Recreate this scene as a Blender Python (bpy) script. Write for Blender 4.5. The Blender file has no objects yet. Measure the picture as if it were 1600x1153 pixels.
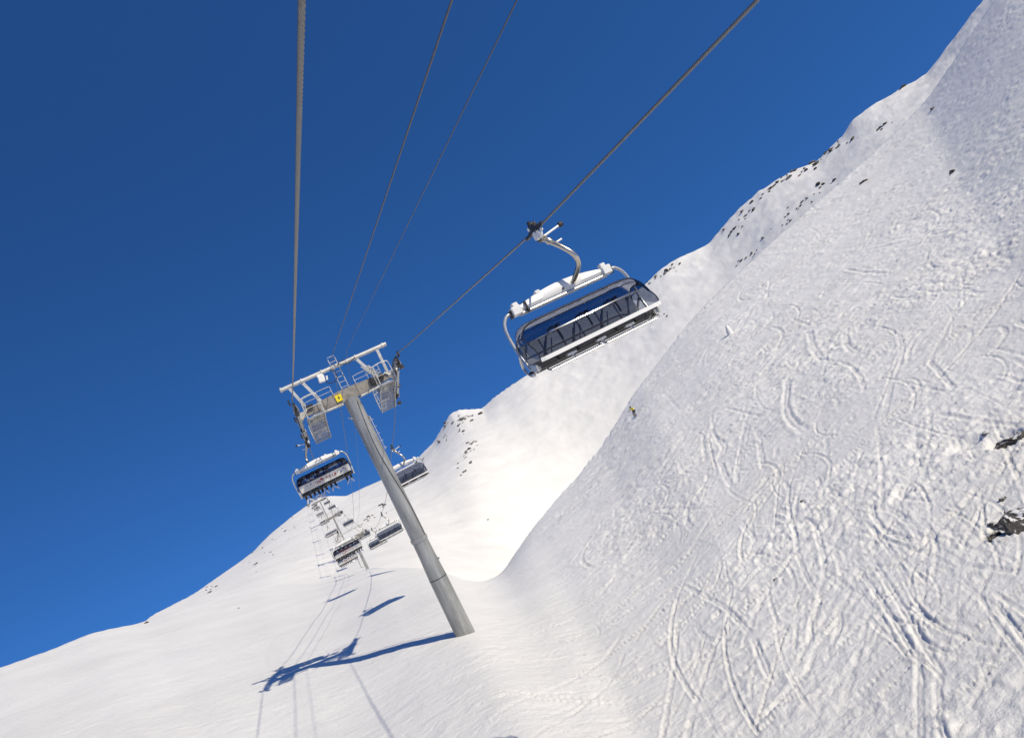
import bpy, math, random
import numpy as np
from mathutils import Vector, Matrix
random.seed(7); RNG = np.random.default_rng(7)
SC = bpy.context.scene
COL = SC.collection
R = math.radians

# ------------------------------------------------------------------ camera
F, W, H = 1150.0, 1600.0, 1153.0
YAW, PITCH, ROLL = R(18), R(1.5), R(26.3)
fwd = np.array([math.sin(YAW)*math.cos(PITCH), math.cos(YAW)*math.cos(PITCH), math.sin(PITCH)])
r0 = np.array([math.cos(YAW), -math.sin(YAW), 0.0]); u0 = np.cross(r0, fwd)
RR = math.cos(ROLL)*r0 - math.sin(ROLL)*u0
UU = math.sin(ROLL)*r0 + math.cos(ROLL)*u0
cam_d = bpy.data.cameras.new('camera'); cam = bpy.data.objects.new('camera', cam_d); COL.objects.link(cam)
M3 = Matrix((RR, UU, -fwd)).transposed()
cam.matrix_world = M3.to_4x4()
cam_d.sensor_width = 36; cam_d.lens = 36*F/W; cam_d.clip_start = .1; cam_d.clip_end = 20000
SC.camera = cam
SUN_EL = 44.0; SUN_AZ = 144.0      # azimuth clockwise from +y
SUNV = np.array([math.sin(R(SUN_AZ))*math.cos(R(SUN_EL)), math.cos(R(SUN_AZ))*math.cos(R(SUN_EL)), math.sin(R(SUN_EL))])

def ray(px, py):
    d = F*fwd + (px-800)*RR - (py-576.5)*UU
    return d/np.linalg.norm(d)
def azt(px, py):
    d = ray(px, py); return math.degrees(math.atan2(d[0], d[1])), d[2]/math.hypot(d[0], d[1])

# ------------------------------------------------------------------ materials
def mat(name, col, rough=.5, metal=0.0, noise=0.0, nscale=8.0, bump=0.0, spec=.5, stretch=1.0):
    m = bpy.data.materials.new(name); m.use_nodes = True
    nt = m.node_tree; b = nt.nodes['Principled BSDF']
    b.inputs['Base Color'].default_value = (*col, 1); b.inputs['Roughness'].default_value = rough
    b.inputs['Metallic'].default_value = metal; b.inputs['Specular IOR Level'].default_value = spec
    if noise or bump:
        tc = nt.nodes.new('ShaderNodeTexCoord'); nz = nt.nodes.new('ShaderNodeTexNoise')
        nz.inputs['Scale'].default_value = nscale; nz.inputs['Detail'].default_value = 6; nz.inputs['Roughness'].default_value = .65
        mpg = nt.nodes.new('ShaderNodeMapping'); mpg.inputs['Scale'].default_value = (1, 1, stretch); nt.links.new(tc.outputs['Object'], mpg.inputs['Vector']); nt.links.new(mpg.outputs['Vector'], nz.inputs['Vector'])
        if noise:
            rp = nt.nodes.new('ShaderNodeMapRange'); rp.inputs['From Min'].default_value = .3; rp.inputs['From Max'].default_value = .7
            rp.inputs['To Min'].default_value = 1-noise; rp.inputs['To Max'].default_value = 1+noise*.6
            nt.links.new(nz.outputs['Fac'], rp.inputs['Value'])
            mx = nt.nodes.new('ShaderNodeVectorMath'); mx.operation = 'SCALE'; mx.inputs[0].default_value = col
            nt.links.new(rp.outputs['Result'], mx.inputs['Scale']); nt.links.new(mx.outputs['Vector'], b.inputs['Base Color'])
            r2 = nt.nodes.new('ShaderNodeMapRange'); r2.inputs['To Min'].default_value = max(.05, rough-.15); r2.inputs['To Max'].default_value = rough+.15
            nt.links.new(nz.outputs['Fac'], r2.inputs['Value']); nt.links.new(r2.outputs['Result'], b.inputs['Roughness'])
        if bump:
            bp = nt.nodes.new('ShaderNodeBump'); bp.inputs['Strength'].default_value = bump; bp.inputs['Distance'].default_value = .02
            nt.links.new(nz.outputs['Fac'], bp.inputs['Height']); nt.links.new(bp.outputs['Normal'], b.inputs['Normal'])
    return m

M = {}
M['galv'] = mat('galvanised_steel', (.42, .42, .40), .42, .55, .35, 3.0, .1)
M['galv_pale'] = mat('pale_galvanised_steel', (.62, .61, .57), .45, .35, .25, 6.0)
M['pole'] = mat('grey_green_mast_paint', (.36, .365, .35), .38, .45, .42, 3.2, .05, stretch=.14)
M['brown'] = mat('weathered_brown_grey_beam', (.30, .275, .24), .55, .3, .35, 4.0, .1)
M['white'] = mat('white_lacquered_steel', (.80, .79, .76), .38, .0, .05, 2.0)
M['silver'] = mat('silver_tube', (.62, .61, .57), .28, .6, .15, 6.0)
M['hanger'] = mat('polished_hanger_steel', (.55, .50, .42), .22, .8, .2, 9.0)
M['black'] = mat('black_rubber', (.022, .022, .024), .6, 0, .3, 9.0)
M['dark'] = mat('dark_steel', (.06, .058, .056), .45, .5, .3, 9.0)
M['seat'] = mat('dark_seat_upholstery', (.035, .033, .035), .65, 0, .3, 6.0, .1)
M['backpad'] = mat('blue_grey_back_pad', (.20, .22, .27), .5, 0, .25, 5.0)
M['back'] = mat('pale_seat_back_shell', (.60, .59, .56), .45, 0, .15, 4.0)
M['yellow'] = mat('yellow_warning_sign', (.85, .66, .02), .45, 0, .1, 6.0)
M['bronze'] = mat('bronze_trim', (.07, .055, .05), .7, 0, .2, 8.0)
M['rope'] = mat('steel_rope', (.20, .20, .20), .45, .5, .35, 30.0)
M['cable'] = mat('dark_cable_sheath', (.09, .09, .10), .45, .2, .2, 5.0)
M['rock'] = mat('dark_rock', (.085, .078, .07), .9, 0, .75, 4.0, 1.0)
def rocky():
    m = M['rock']; nt = m.node_tree; b = nt.nodes['Principled BSDF']; src = b.inputs['Base Color'].links[0].from_socket
    g = nt.nodes.new('ShaderNodeNewGeometry'); sp = nt.nodes.new('ShaderNodeSeparateXYZ'); nt.links.new(g.outputs['Normal'], sp.inputs[0])
    n = nt.nodes.new('ShaderNodeTexNoise'); n.inputs['Scale'].default_value = 3.5; n.inputs['Detail'].default_value = 6
    tc = nt.nodes.new('ShaderNodeTexCoord'); nt.links.new(tc.outputs['Object'], n.inputs['Vector'])
    ad = nt.nodes.new('ShaderNodeMath'); ad.operation = 'ADD'; nt.links.new(sp.outputs['Z'], ad.inputs[0]); nt.links.new(n.outputs['Fac'], ad.inputs[1])
    mr = nt.nodes.new('ShaderNodeMapRange'); mr.inputs['From Min'].default_value = 1.42; mr.inputs['From Max'].default_value = 1.50; nt.links.new(ad.outputs[0], mr.inputs['Value'])
    mx = nt.nodes.new('ShaderNodeMix'); mx.data_type = 'RGBA'; mx.inputs['B'].default_value = (.82, .81, .79, 1); nt.links.new(src, mx.inputs['A']); nt.links.new(mr.outputs[0], mx.inputs['Factor']); nt.links.new(mx.outputs['Result'], b.inputs['Base Color'])
rocky()
M['turf'] = mat('dry_brown_grass', (.11, .085, .045), .9, 0, .5, 9.0, .8)
M['jacket_y'] = mat('yellow_jacket', (.80, .66, .03), .7, 0, .1)
M['jacket_b'] = mat('dark_blue_jacket', (.03, .05, .12), .7, 0, .2)
M['jacket_r'] = mat('red_jacket', (.42, .035, .03), .7, 0, .2)
M['jacket_w'] = mat('pale_jacket', (.55, .55, .60), .7, 0, .2)
M['trousers'] = mat('black_ski_trousers', (.03, .03, .035), .8, 0, .2)
M['trousers_br'] = mat('brown_ski_trousers', (.10, .055, .035), .8, 0, .2)
M['skin'] = mat('skin', (.48, .29, .21), .55)
M['helmet'] = mat('dark_helmet', (.03, .03, .04), .3)
M['ski_w'] = mat('white_ski', (.75, .76, .78), .3, 0, .1)
M['ski_b'] = mat('blue_ski', (.06, .15, .42), .3, 0, .1)
M['red_mark'] = mat('red_print', (.42, .05, .04), .5, 0, .3, 20)
M['blue_mark'] = mat('blue_print', (.08, .14, .36), .5, 0, .3, 20)

def glass():
    m = bpy.data.materials.new('tinted_bubble'); m.use_nodes = True; nt = m.node_tree; nt.nodes.clear()
    out = nt.nodes.new('ShaderNodeOutputMaterial'); tr = nt.nodes.new('ShaderNodeBsdfTransparent'); tr.inputs['Color'].default_value = (.47, .50, .57, 1)
    gl = nt.nodes.new('ShaderNodeBsdfGlossy'); gl.inputs['Roughness'].default_value = .07; gl.inputs['Color'].default_value = (.75, .76, .80, 1)
    fr = nt.nodes.new('ShaderNodeFresnel'); fr.inputs['IOR'].default_value = 1.38
    mx = nt.nodes.new('ShaderNodeMixShader')
    nt.links.new(fr.outputs[0], mx.inputs[0]); nt.links.new(tr.outputs[0], mx.inputs[1]); nt.links.new(gl.outputs[0], mx.inputs[2])
    nt.links.new(mx.outputs[0], out.inputs['Surface'])
    return m
M['bubble'] = glass()

# ------------------------------------------------------------------ mesh helpers
SPLIT = {'arm_handrail', 'fitting', 'derail_guard', 'clamp_box', 'arm_rail', 'walk_hanger', 'tied_cable', 'beam_clip', 'rim_clip'}
class MB:
    def __init__(s): s.v = []; s.f = []
    def add(s, vs, fs):
        o = len(s.v); s.v += [tuple(map(float, p)) for p in vs]; s.f += [tuple(i+o for i in f) for f in fs]
    def box(s, c, size, rot=None, bev=0.0):
        c = np.array(c, float); h = np.array(size, float)/2
        b = min(bev, min(h)*.49)
        if b <= 0:
            vs = [np.array((x, y, z))*h for x in (-1, 1) for y in (-1, 1) for z in (-1, 1)]
            fs = [(0, 1, 3, 2), (4, 6, 7, 5), (0, 4, 5, 1), (2, 3, 7, 6), (0, 2, 6, 4), (1, 5, 7, 3)]
        else:
            vs = []; idx = {}
            for x in (-1, 1):
                for y in (-1, 1):
                    for z in (-1, 1):
                        for a in range(3):
                            q = np.array((x, y, z))*(h-b); q[a] = (x, y, z)[a]*h[a]
                            idx[(x, y, z, a)] = len(vs); vs.append(q)
            fs = []
            for a in range(3):
                o1, o2 = [k for k in range(3) if k != a]
                for sgn in (-1, 1):
                    loop = []
                    for (p, q) in ((-1, -1), (1, -1), (1, 1), (-1, 1)):
                        k = [0, 0, 0]; k[a] = sgn; k[o1] = p; k[o2] = q; loop.append(idx[(*k, a)])
                    fs.append(tuple(loop))
            for a in range(3):
                o1, o2 = [k for k in range(3) if k != a]
                for p in (-1, 1):
                    for q in (-1, 1):
                        k1 = [0, 0, 0]; k1[a] = -1; k1[o1] = p; k1[o2] = q; k2 = list(k1); k2[a] = 1
                        fs.append((idx[(*k1, o1)], idx[(*k2, o1)], idx[(*k2, o2)], idx[(*k1, o2)]))
            for x in (-1, 1):
                for y in (-1, 1):
                    for z in (-1, 1): fs.append(tuple(idx[(x, y, z, a)] for a in range(3)))
        vs = np.array(vs)
        if rot is not None: vs = vs @ np.array(rot.to_matrix() if hasattr(rot, 'to_matrix') else rot).T
        s.add(vs + c, fs)
    def bar(s, a, b, w, t, up=(0, 0, 1)):
        a = Vector(a); b = Vector(b); d = (b-a); L = d.length; d.normalize(); u = Vector(up)
        if abs(d.dot(u)) > .98: u = Vector((0, 1, 0))
        x = d.cross(u).normalized(); z = x.cross(d).normalized()
        m = Matrix((x, d, z)).transposed()
        s.box((a+b)/2, (w, L, t), m)
    def tube(s, pts, r, n=10, caps=True):
        pts = [Vector(p) for p in pts]; rs = r if isinstance(r, (list, tuple)) else [r]*len(pts)
        o = len(s.v); prev = None
        for i, p in enumerate(pts):
            d = (pts[min(i+1, len(pts)-1)]-pts[max(i-1, 0)]).normalized()
            if prev is None:
                x = d.orthogonal().normalized()
            else:
                x = (prev - d*prev.dot(d)).normalized()
            prev = x; y = d.cross(x)
            for k in range(n):
                a = 2*math.pi*k/n; q = p + (x*math.cos(a)+y*math.sin(a))*rs[i]; s.v.append(tuple(q))
        for i in range(len(pts)-1):
            for k in range(n):
                s.f.append((o+i*n+k, o+i*n+(k+1) % n, o+(i+1)*n+(k+1) % n, o+(i+1)*n+k))
        if caps:
            s.f.append(tuple(o+k for k in range(n))[::-1]); s.f.append(tuple(o+(len(pts)-1)*n+k for k in range(n)))
    def build(s, name, material, parent=None, smooth=True, loc=None):
        if name in SPLIT:
            par = list(range(len(s.v)))
            def fd(a):
                while par[a] != a: par[a] = par[par[a]]; a = par[a]
                return a
            for f in s.f:
                for q in f[1:]: par[fd(f[0])] = fd(q)
            comp = {}
            for f in s.f: comp.setdefault(fd(f[0]), []).append(f)
            fl = list(comp.values()); o = None
            if len(fl) > 1:
                for fs in fl:
                    m = MB(); ids = sorted({q for f in fs for q in f}); mp = {q: k for k, q in enumerate(ids)}
                    m.v = [s.v[q] for q in ids]; m.f = [tuple(mp[q] for q in f) for f in fs]
                    o = m.build2(name, material, parent, smooth, loc)
                return o
        return s.build2(name, material, parent, smooth, loc)
    def build2(s, name, material, parent=None, smooth=True, loc=None):
        me = bpy.data.meshes.new(name); me.from_pydata(s.v, [], s.f)
        me.materials.append(material); me.update()
        if smooth:
            me.shade_smooth(); me.set_sharp_from_angle(angle=R(38))
        o = bpy.data.objects.new(name, me); COL.objects.link(o)
        if parent: o.parent = parent
        if loc is not None: o.location = loc
        return o
def spline(pts, n=6):
    P = [Vector(p) for p in pts]; P = [P[0]*2-P[1]] + P + [P[-1]*2-P[-2]]; out = []
    for i in range(1, len(P)-2):
        for k in range(n):
            t = k/n; a, b, c, d = P[i-1:i+3]
            out.append(.5*((2*b)+(c-a)*t+(2*a-5*b+4*c-d)*t*t+(3*b-a-3*c+d)*t**3))
    out.append(P[-2]); return out
def empty(name, loc=(0, 0, 0), rz=0):
    o = bpy.data.objects.new(name, None); o.location = loc; o.rotation_euler.z = rz; o.empty_display_size = .3; COL.objects.link(o); return o
def tag(o, label=None, cat=None, group=None, kind=None):
    for k, v in (('label', label), ('category', cat), ('group', group), ('kind', kind)):
        if v: o[k] = v
    return o
def copy_tree(o, parent=None):
    c = o.copy(); COL.objects.link(c); c.parent = parent
    for ch in list(o.children): copy_tree(ch, c)
    return c

# ------------------------------------------------------------------ noise
PERM = RNG.random((256, 256))
def vnoise(x, y):
    xi = np.floor(x).astype(int); yi = np.floor(y).astype(int); fx = x-xi; fy = y-yi
    fx = fx*fx*fx*(fx*(fx*6-15)+10); fy = fy*fy*fy*(fy*(fy*6-15)+10)
    a = PERM[xi & 255, yi & 255]; b = PERM[(xi+1) & 255, yi & 255]; c = PERM[xi & 255, (yi+1) & 255]; d = PERM[(xi+1) & 255, (yi+1) & 255]
    return (a*(1-fx)+b*fx)*(1-fy)+(c*(1-fx)+d*fx)*fy-.5
def fbm(x, y, o=4, ridged=False):
    s = 0; a = 1.0; t = 0
    for k in range(o):
        n = vnoise(x*2**k+17.3*k, y*2**k-9.1*k)
        if ridged: n = .5-np.abs(n)*2
        s = s + n*a; t += a; a *= .5
    return s/t

# ------------------------------------------------------------------ terrain
SKY = [(0,1043),(72,1018),(141,990),(187,979),(227,972),(232,965),(241,959),(300,929),(334,906),(375,877),(397,860),(419,837),(453,809),(478,790),(496,778),(514,775),
       (541,775),(566,763),(596,750),(645,723),(677,691),(695,660),(704,646),(717,640),(753,638),(771,621),(825,585),(880,550),(940,505),(1003,447),(1033,418),
       (1055,405),(1100,385),(1109,379),(1140,341),(1186,298),(1231,271),(1276,253),(1316,212),(1330,189),(1352,171),(1393,147),(1447,117),(1474,81),(1501,45),(1535,0),(1600,-80)]
CR = [(0,1043),(72,1018),(141,990),(187,979),(227,972),(281,952),(353,930),(400,916),(500,907),(578,888),(640,890),(690,893),(700,897),(722,905),(748,912),(780,900),(816,844),(852,799),(893,754),(934,705),
      (961,664),(997,605),(1033,560),(1069,513),(1100,478),(1150,430),(1194,388),(1300,296),(1380,225),(1440,165),(1480,108),(1520,48),(1560,-10),(1620,-90)]
def table(pts):
    a = np.array([azt(*p) for p in pts]); return a[:, 0], a[:, 1]
SA, ST = table(SKY); CA, CT = table(CR)
CA = np.maximum.accumulate(CA+np.arange(len(CA))*1e-6)
def ip(az, xs, ys): return np.interp(az, xs, ys)
def smooth_table(xs, ys, w):
    g = np.arange(-60, 121, .1); v = np.interp(g, xs, ys); k = int(w/.1)
    if k > 1:
        ker = np.hanning(k+2); ker /= ker.sum(); vp = np.pad(v, k, mode='edge'); v = np.convolve(vp, ker, 'same')[k:-k]
    return g, v
GA, GC = smooth_table(CA, CT, 1.6)
_, GS = smooth_table(SA, ST, .35)
def sm(a, b, x):
    t = np.clip((x-a)/(b-a), 0, 1); return t*t*(3-2*t)
def tab(xs, ys, w=7.0): return smooth_table(xs, ys, w)[1]
_w = np.exp(-((GA-9)/6)**2); GC = GC*(1-_w)+smooth_table(CA, CT, 3.6)[1]*_w
_S2W = smooth_table(GA, GS, 9.0)[1]
T_RC = tab([-60,-25,-12,-6,0,4,8,12,18,24.6,35,51,60,100], [110,115,130,150,160,135,78,82,104,128,175,240,260,260], 4)
T_Z0 = tab([-60,-20,0,20,100], [-9.3,-9.3,-9.3,-9.5,-9.5])
T_P = tab([-60,-10,-4,2,6,10,14,25,100], [1,1.3,1.6,2.1,2.5,1.9,1.35,1.5,1.5], 4)
T_D = tab([-60,9,20,32,45,100], [0,0,1.5,3,3,3], 9)
T_R2 = tab([-60,-21,-14,-12,-8,0,8,18,28,38,45,60,100], [240,240,250,280,420,560,480,430,430,430,420,420,400], 4)
T_DIP = tab([-60,-13,-8,0,8.5,13,20,35,42,50,60,100], [2.0,2.0,3,4,.6,1.6,4,4,2,.4,.4,1], 3.5)
T_TB = tab([-60,-14,-8,0,6,12,18,25,35,45,60,100], [-.05,-.07,-.09,-.12,-.16,-.23,-.225,-.185,-.10,-.012,.045,.05], 9)
T_RF = tab([-60,-14,-8,0,5,10,18,35,45,60,100], [.62,.62,.42,.34,.34,.40,.62,.70,.69,.66,.66], 8)
T_TB2 = smooth_table(GA, np.minimum(T_TB, GC-T_DIP/np.maximum(T_RC*1.18, T_R2*T_RF)), 5)[1]
def base(az, r):
    """height of the snow without its fine relief; az in degrees clockwise from +y"""
    tc = ip(az, GA, GC); t2 = ip(az, GA, GS); t2w = ip(az, GA, _S2W)
    rc = ip(az, GA, T_RC); z0 = ip(az, GA, T_Z0); p = ip(az, GA, T_P); D = ip(az, GA, T_D); r2 = ip(az, GA, T_R2)
    zc = rc*tc
    u = np.clip(r/rc, 0, 1)
    zin = z0 + (zc-z0)*u**p - D*4*u*(1-u)
    dip = ip(az, GA, T_DIP); rv = np.maximum(rc*1.18, r2*ip(az, GA, T_RF)); tb = np.minimum(ip(az, GA, T_TB2), tc-.4*dip/rv); zv = rv*tb
    w = np.clip((r-rv)/(r2-rv), 0, 1)
    te = t2w + (t2-t2w)*w**7
    w1 = np.clip((r-rc)/(rc*.18), 0, 1)
    w2 = np.clip((r-rc)/(rv-rc), 0, 1); zd = r*(tc+(tb-tc)*w2**.6) - 0*w1
    z2 = r2*te
    zf = zv + (z2-zv)*(w**1.1)
    zb = r2*t2 - .28*(r-r2)
    z = np.where(r <= rc, zin, np.where(r <= rv, zd, np.where(r <= r2, zf, zb)))
    z = np.where(r > r2+700, r2*t2-.28*700-(r-r2-700)*.02, z)
    return z, rc, r2

HITR = np.exp(np.linspace(math.log(4), math.log(700), 4000))
def hit(px, py):
    az, t = azt(px, py)
    z, rc, r2 = base(np.full_like(HITR, az), HITR)
    ok = np.nonzero(z/HITR >= t)[0]
    if len(ok) == 0:
        k = np.argmax(z/HITR); r = HITR[k]
    else: r = HITR[ok[0]]
    return np.array([r*math.sin(R(az)), r*math.cos(R(az))])

# ski tracks read off the slope, as ground curves
def z6(l): return [(960+a/2.023, 500+b/2.023) for a, b in l]
TR = []
def T(l, w=.28, d=.12):
    P = np.array([hit(*p) for p in spline2(l)]); k = min(1.3, .22+np.hypot(*P.mean(0))/75); TR.append((P, w*k*.6, d*k*.45))
def spline2(l):
    q = spline([(a, b, 0) for a, b in l], 6); return [(v.x, v.y) for v in q]
for l, w, d in [
    ([(205,445),(212,475),(258,486),(320,467)], .3, .2), ([(385,478),(450,472),(505,440),(515,400)], .3, .18), ([(338,455),(352,495),(372,528)], .45, .25),
    ([(385,520),(395,430),(412,330),(430,280)], .35, .2), ([(398,480),(412,400),(424,330)], .3, .15), ([(458,385),(470,462)], .4, .25), ([(548,185),(543,240),(545,290),(560,320),(600,350)], .6, .4),
    ([(20,590),(100,520),(150,470),(200,400),(230,350)], .7, .18), ([(35,620),(120,540),(215,400),(240,370)], .6, .15), ([(955,740),(1060,635),(1130,560),(1205,440)], .5, .3),
    ([(965,745),(1080,620),(1150,540),(1220,448)], .35, .2), ([(597,580),(630,640),(655,720),(668,785)], .35, .3), ([(205,835),(280,870),(350,910),(400,960),(440,1010),(470,1080),(490,1130)], .35, .3),
    ([(668,785),(655,850),(640,940),(600,1050),(560,1130)], .3, .25), ([(670,950),(635,1050),(600,1130)], .3, .22), ([(870,1000),(930,1060),(960,1075)], .22, .25), ([(880,1010),(925,1065)], .15, .15),
    ([(400,640),(420,665),(440,690)], .35, .35), ([(430,640),(440,690),(448,715)], .3, .2), ([(880,590),(940,500),(970,380)], .6, .25), ([(900,590),(945,520),(985,400)], .5, .2), ([(960,550),(990,460),(1020,400)], .5, .2),
    ([(300,850),(500,815),(650,800),(800,790),(960,782)], .6, .2), ([(110,600),(290,595),(420,570)], .4, .2), ([(480,620),(520,605),(560,630),(530,655),(480,645)], .4, .2), ([(500,625),(535,635),(555,655)], .3, .15),
    ([(730,640),(780,650),(825,670),(820,710),(770,760)], .35, .2), ([(870,600),(930,640),(960,690),(950,740)], .4, .18), ([(850,640),(900,660),(935,720)], .4, .15), ([(660,800),(730,850),(790,900)], .6, .2),
    ([(920,900),(1000,950),(1090,960),(1150,980)], .4, .3), ([(1040,740),(1120,780),(1200,790),(1290,800)], .4, .3), ([(330,300),(305,360),(345,395),(330,440)], .5, .25), ([(450,350),(470,375),(500,372)], .5, .3),
    ([(620,40),(630,90),(660,130)], .5, .25), ([(730,40),(735,80),(765,105)], .5, .25), ([(300,80),(270,150)], .5, .2), ([(905,30),(910,120),(880,200),(850,320)], .4, .15), ([(1060,440),(1080,400),(1100,380)], .5, .3),
    ([(980,1080),(1010,1110),(1040,1135)], .2, .35), ([(700,560),(760,590),(850,605),(960,585)], .35, .2), ([(1120,560),(1200,545),(1295,530)], .35, .2), ([(640,1130),(680,1050),(720,960)], .5, .15)]:
    T(z6(l), w, d)
for l, w, d in [([(640,960),(760,915),(900,860),(1020,790)], .9, .1), ([(560,1060),(700,1000),(830,960),(960,900)], .9, .1), ([(700,1060),(850,985),(1000,930)], .6, .12), ([(0,1050),(150,1015),(330,975),(470,935)], 1.2, .12),
                ([(60,1075),(250,1020),(420,990),(560,955)], 1.2, .1), ([(200,1085),(380,1030),(520,1000),(620,975)], 1.0, .1), ([(1130,560),(1200,450),(1330,340),(1480,250)], .9, .25), ([(1180,600),(1290,480),(1420,380),(1580,290)], .9, .2),
                ([(1240,640),(1380,520),(1590,430)], .7, .2), ([(1080,640),(1180,560),(1300,440),(1400,380)], .8, .2), ([(1420,560),(1500,500),(1590,470)], .5, .2)]:
    T(l, w, d)
rr = random.Random(3)
for k in range(620):                     # loose random tracks on the near hill, gentle arcs
    px = rr.uniform(930, 1600); py = rr.uniform(330, 1040)
    if px < 1180 and py < 980-(px-790)*1.25: continue
    c = hit(px, py); a = R(rr.uniform(-35, 70)) + (math.pi if rr.random() < .5 else 0); L = rr.uniform(3, 18)*(.4+np.hypot(*c)/80); cur = rr.uniform(-2.2, 2.2)/L*rr.random()
    pts = []; q = c.copy()
    for i in range(16):
        pts.append(q.copy()); q = q + np.array([math.cos(a), math.sin(a)])*L/15; a += cur*L/15
    TR.append((np.array(pts), rr.uniform(.07, .19)*(.35+np.hypot(*c)/80), rr.uniform(.03, .14)*(.35+np.hypot(*c)/80)))

for k in range(150):                    # long thin traverses high on the near face
    px = rr.uniform(1000, 1600); py = rr.uniform(120, 640)
    if py > 1000-(px-790)*1.25+330 or py < 1000-(px-790)*1.25-120+(px-1100)*.35: continue
    c = hit(px, py); a = R(rr.gauss(-30, 13)); L = rr.uniform(6, 30)*(.3+np.hypot(*c)/110); cur = rr.uniform(-.5, .5)/L; pts = []; q = c.copy()
    for i in range(12):
        pts.append(q.copy()); q = q + np.array([math.cos(a), math.sin(a)])*L/11; a += cur*L/11
    TR.append((np.array(pts), rr.uniform(.16, .34), rr.uniform(.07, .2)))
for k in range(26):                     # faint traces on the piste to the left of the mast
    px = rr.uniform(120, 640); py = rr.uniform(930, 1140); c = hit(px, py); a = R(rr.gauss(160, 18)); L = rr.uniform(15, 50); cur = rr.uniform(-.7, .7)/L; pts = []; q = c.copy()
    for i in range(14):
        pts.append(q.copy()); q = q + np.array([math.cos(a), math.sin(a)])*L/13; a += cur*L/13
    TR.append((np.array(pts), rr.uniform(.12, .25), rr.uniform(.03, .07)))
PITS = []          # (centre px, radius m, depth m)
for (px, py, rad, dep) in ((1572,690,30,10), (1515,694,22,6), (1585,812,34,12), (1120,960,10,4)):
    _r = float(np.hypot(*hit(px, py))); PITS.append((hit(px, py), rad*_r/F, dep*_r/F))

def nearhill(x, y, az, r, rc):
    """0..1: how churned the snow is"""
    m = sm(9, 22, az)*(1-sm(rc*1.0, rc*1.1, r)*(1-.75*sm(40, 50, az)))
    return m
def detail(x, y, az, r, rc, r2, geo=True):
    n = nearhill(x, y, az, r, rc)
    inn = 1-sm(rc, rc*1.15, r)
    h = 0.5*fbm(x/14, y/14, 3)*sm(12, 40, r)*(1-.3*inn)                       # soft swells
    mask = np.clip(fbm(x/9+5, y/9, 3)*2.4+.42, 0, 1)
    c, s = math.cos(R(-28)), math.sin(R(-28)); a = x*c+y*s; b = -x*s+y*c
    lump = fbm(a/2.2, b/.9, 5, True); lum2 = fbm(a/.75+9, b/.34, 4, True)
    grit = fbm(x/.20, y/.20, 3, True)
    near = sm(14, 50, r)
    chunk = np.maximum(fbm(x/.55+40, y/.45, 4), .08)-.08
    h = h + n*(.05+.15*mask)*lump*(.25+.75*near) + n*(.05+.05*mask)*fbm(x/.9+3, y/.75, 4) + n*(.03+.05*mask)*lum2 + n*(.016+.03*mask)*grit + n*.38*chunk*(.25+mask)
    h = h + n*sm(40, 80, r)*(.26*fbm(a/4.5, b/.62, 4, True)+.20*fbm(a/1.6, b/1.1, 3))*(.6+.8*mask)
    h = h + n*(1-near*.5)*mask*.16*fbm(x/.8+a*.3, y/.35, 4, True)
    h = h + (1-n)*inn*(.07*fbm(a/3.5, b/1.2, 4, True)+.008*grit)
    # far slopes: broad wind relief and small wrinkles, stronger towards the rocky ridges
    far = sm(rc*1.15, rc*1.4, r)
    ridge = sm(.55, 1.0, r/r2)*far
    h = h + far*(1.1*fbm(x/40, y/40, 4)+.35*fbm(a/12, b/5, 4, True)) * (1-sm(.93, 1.0, r/r2)*.6)
    h = h + ridge*(.9*fbm(x/9, y/9, 4, True))*sm(12, 24, az)
    return h
def carve(x, y, h, r):
    h0 = h.copy()
    for P, w, d in TR:
        mn = P.min(0)-w*4; mx = P.max(0)+w*4
        k = np.nonzero((x > mn[0]) & (x < mx[0]) & (y > mn[1]) & (y < mx[1]))[0]
        if not len(k): continue
        X = np.stack([x[k], y[k]], 1); best = np.full(len(k), 1e9)
        for i in range(len(P)-1):
            a, b = P[i], P[i+1]; ab = b-a; L = ab@ab+1e-9
            t = np.clip(((X-a)@ab)/L, 0, 1); dd = np.hypot(*(X-a-t[:, None]*ab).T); best = np.minimum(best, dd)
        ends = np.minimum(1, np.minimum(np.hypot(*(X-P[0]).T), np.hypot(*(X-P[-1]).T))/(3*w)+.15)
        jit = np.clip(.75+1.9*fbm(x[k]*1.1, y[k]*1.1, 3), 0, 1.6)
        best = best + w*.55*fbm(x[k]/(w*3)+3, y[k]/(w*3), 3)
        h[k] += (-d*.62*np.exp(-((best-.45*w)/(.38*w))**2) + d*.30*np.exp(-((best-w*1.35)/(w*.5))**2))*ends*jit
    lim = .035+.0014*np.clip(r, 0, 200); h[:] = h0+np.tanh((h-h0)/lim)*lim
    for c, rad, dep in PITS:
        dx = x-c[0]; dy = y-c[1]; k = np.nonzero(dx*dx+dy*dy < (rad*3)**2)[0]
        q = np.hypot(dx[k], dy[k])/rad*(1+.35*fbm(x[k]*.9, y[k]*.9, 2))
        h[k] += -dep*(1-sm(.62, 1.02, q+.25*fbm(x[k]*2.3/rad, y[k]*2.3/rad, 3)))
    return h
def height_at(x, y):
    x = np.atleast_1d(np.asarray(x, float)); y = np.atleast_1d(np.asarray(y, float))
    r = np.hypot(x, y); az = np.degrees(np.arctan2(x, y))
    z, rc, r2 = base(az, r); h = detail(x, y, az, r, rc, r2); h = carve(x, y, h.copy(), r)
    # keep the snow a steady plane round the mast foot
    return z+h
def gz(x, y): return float(height_at(x, y)[0])

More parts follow.
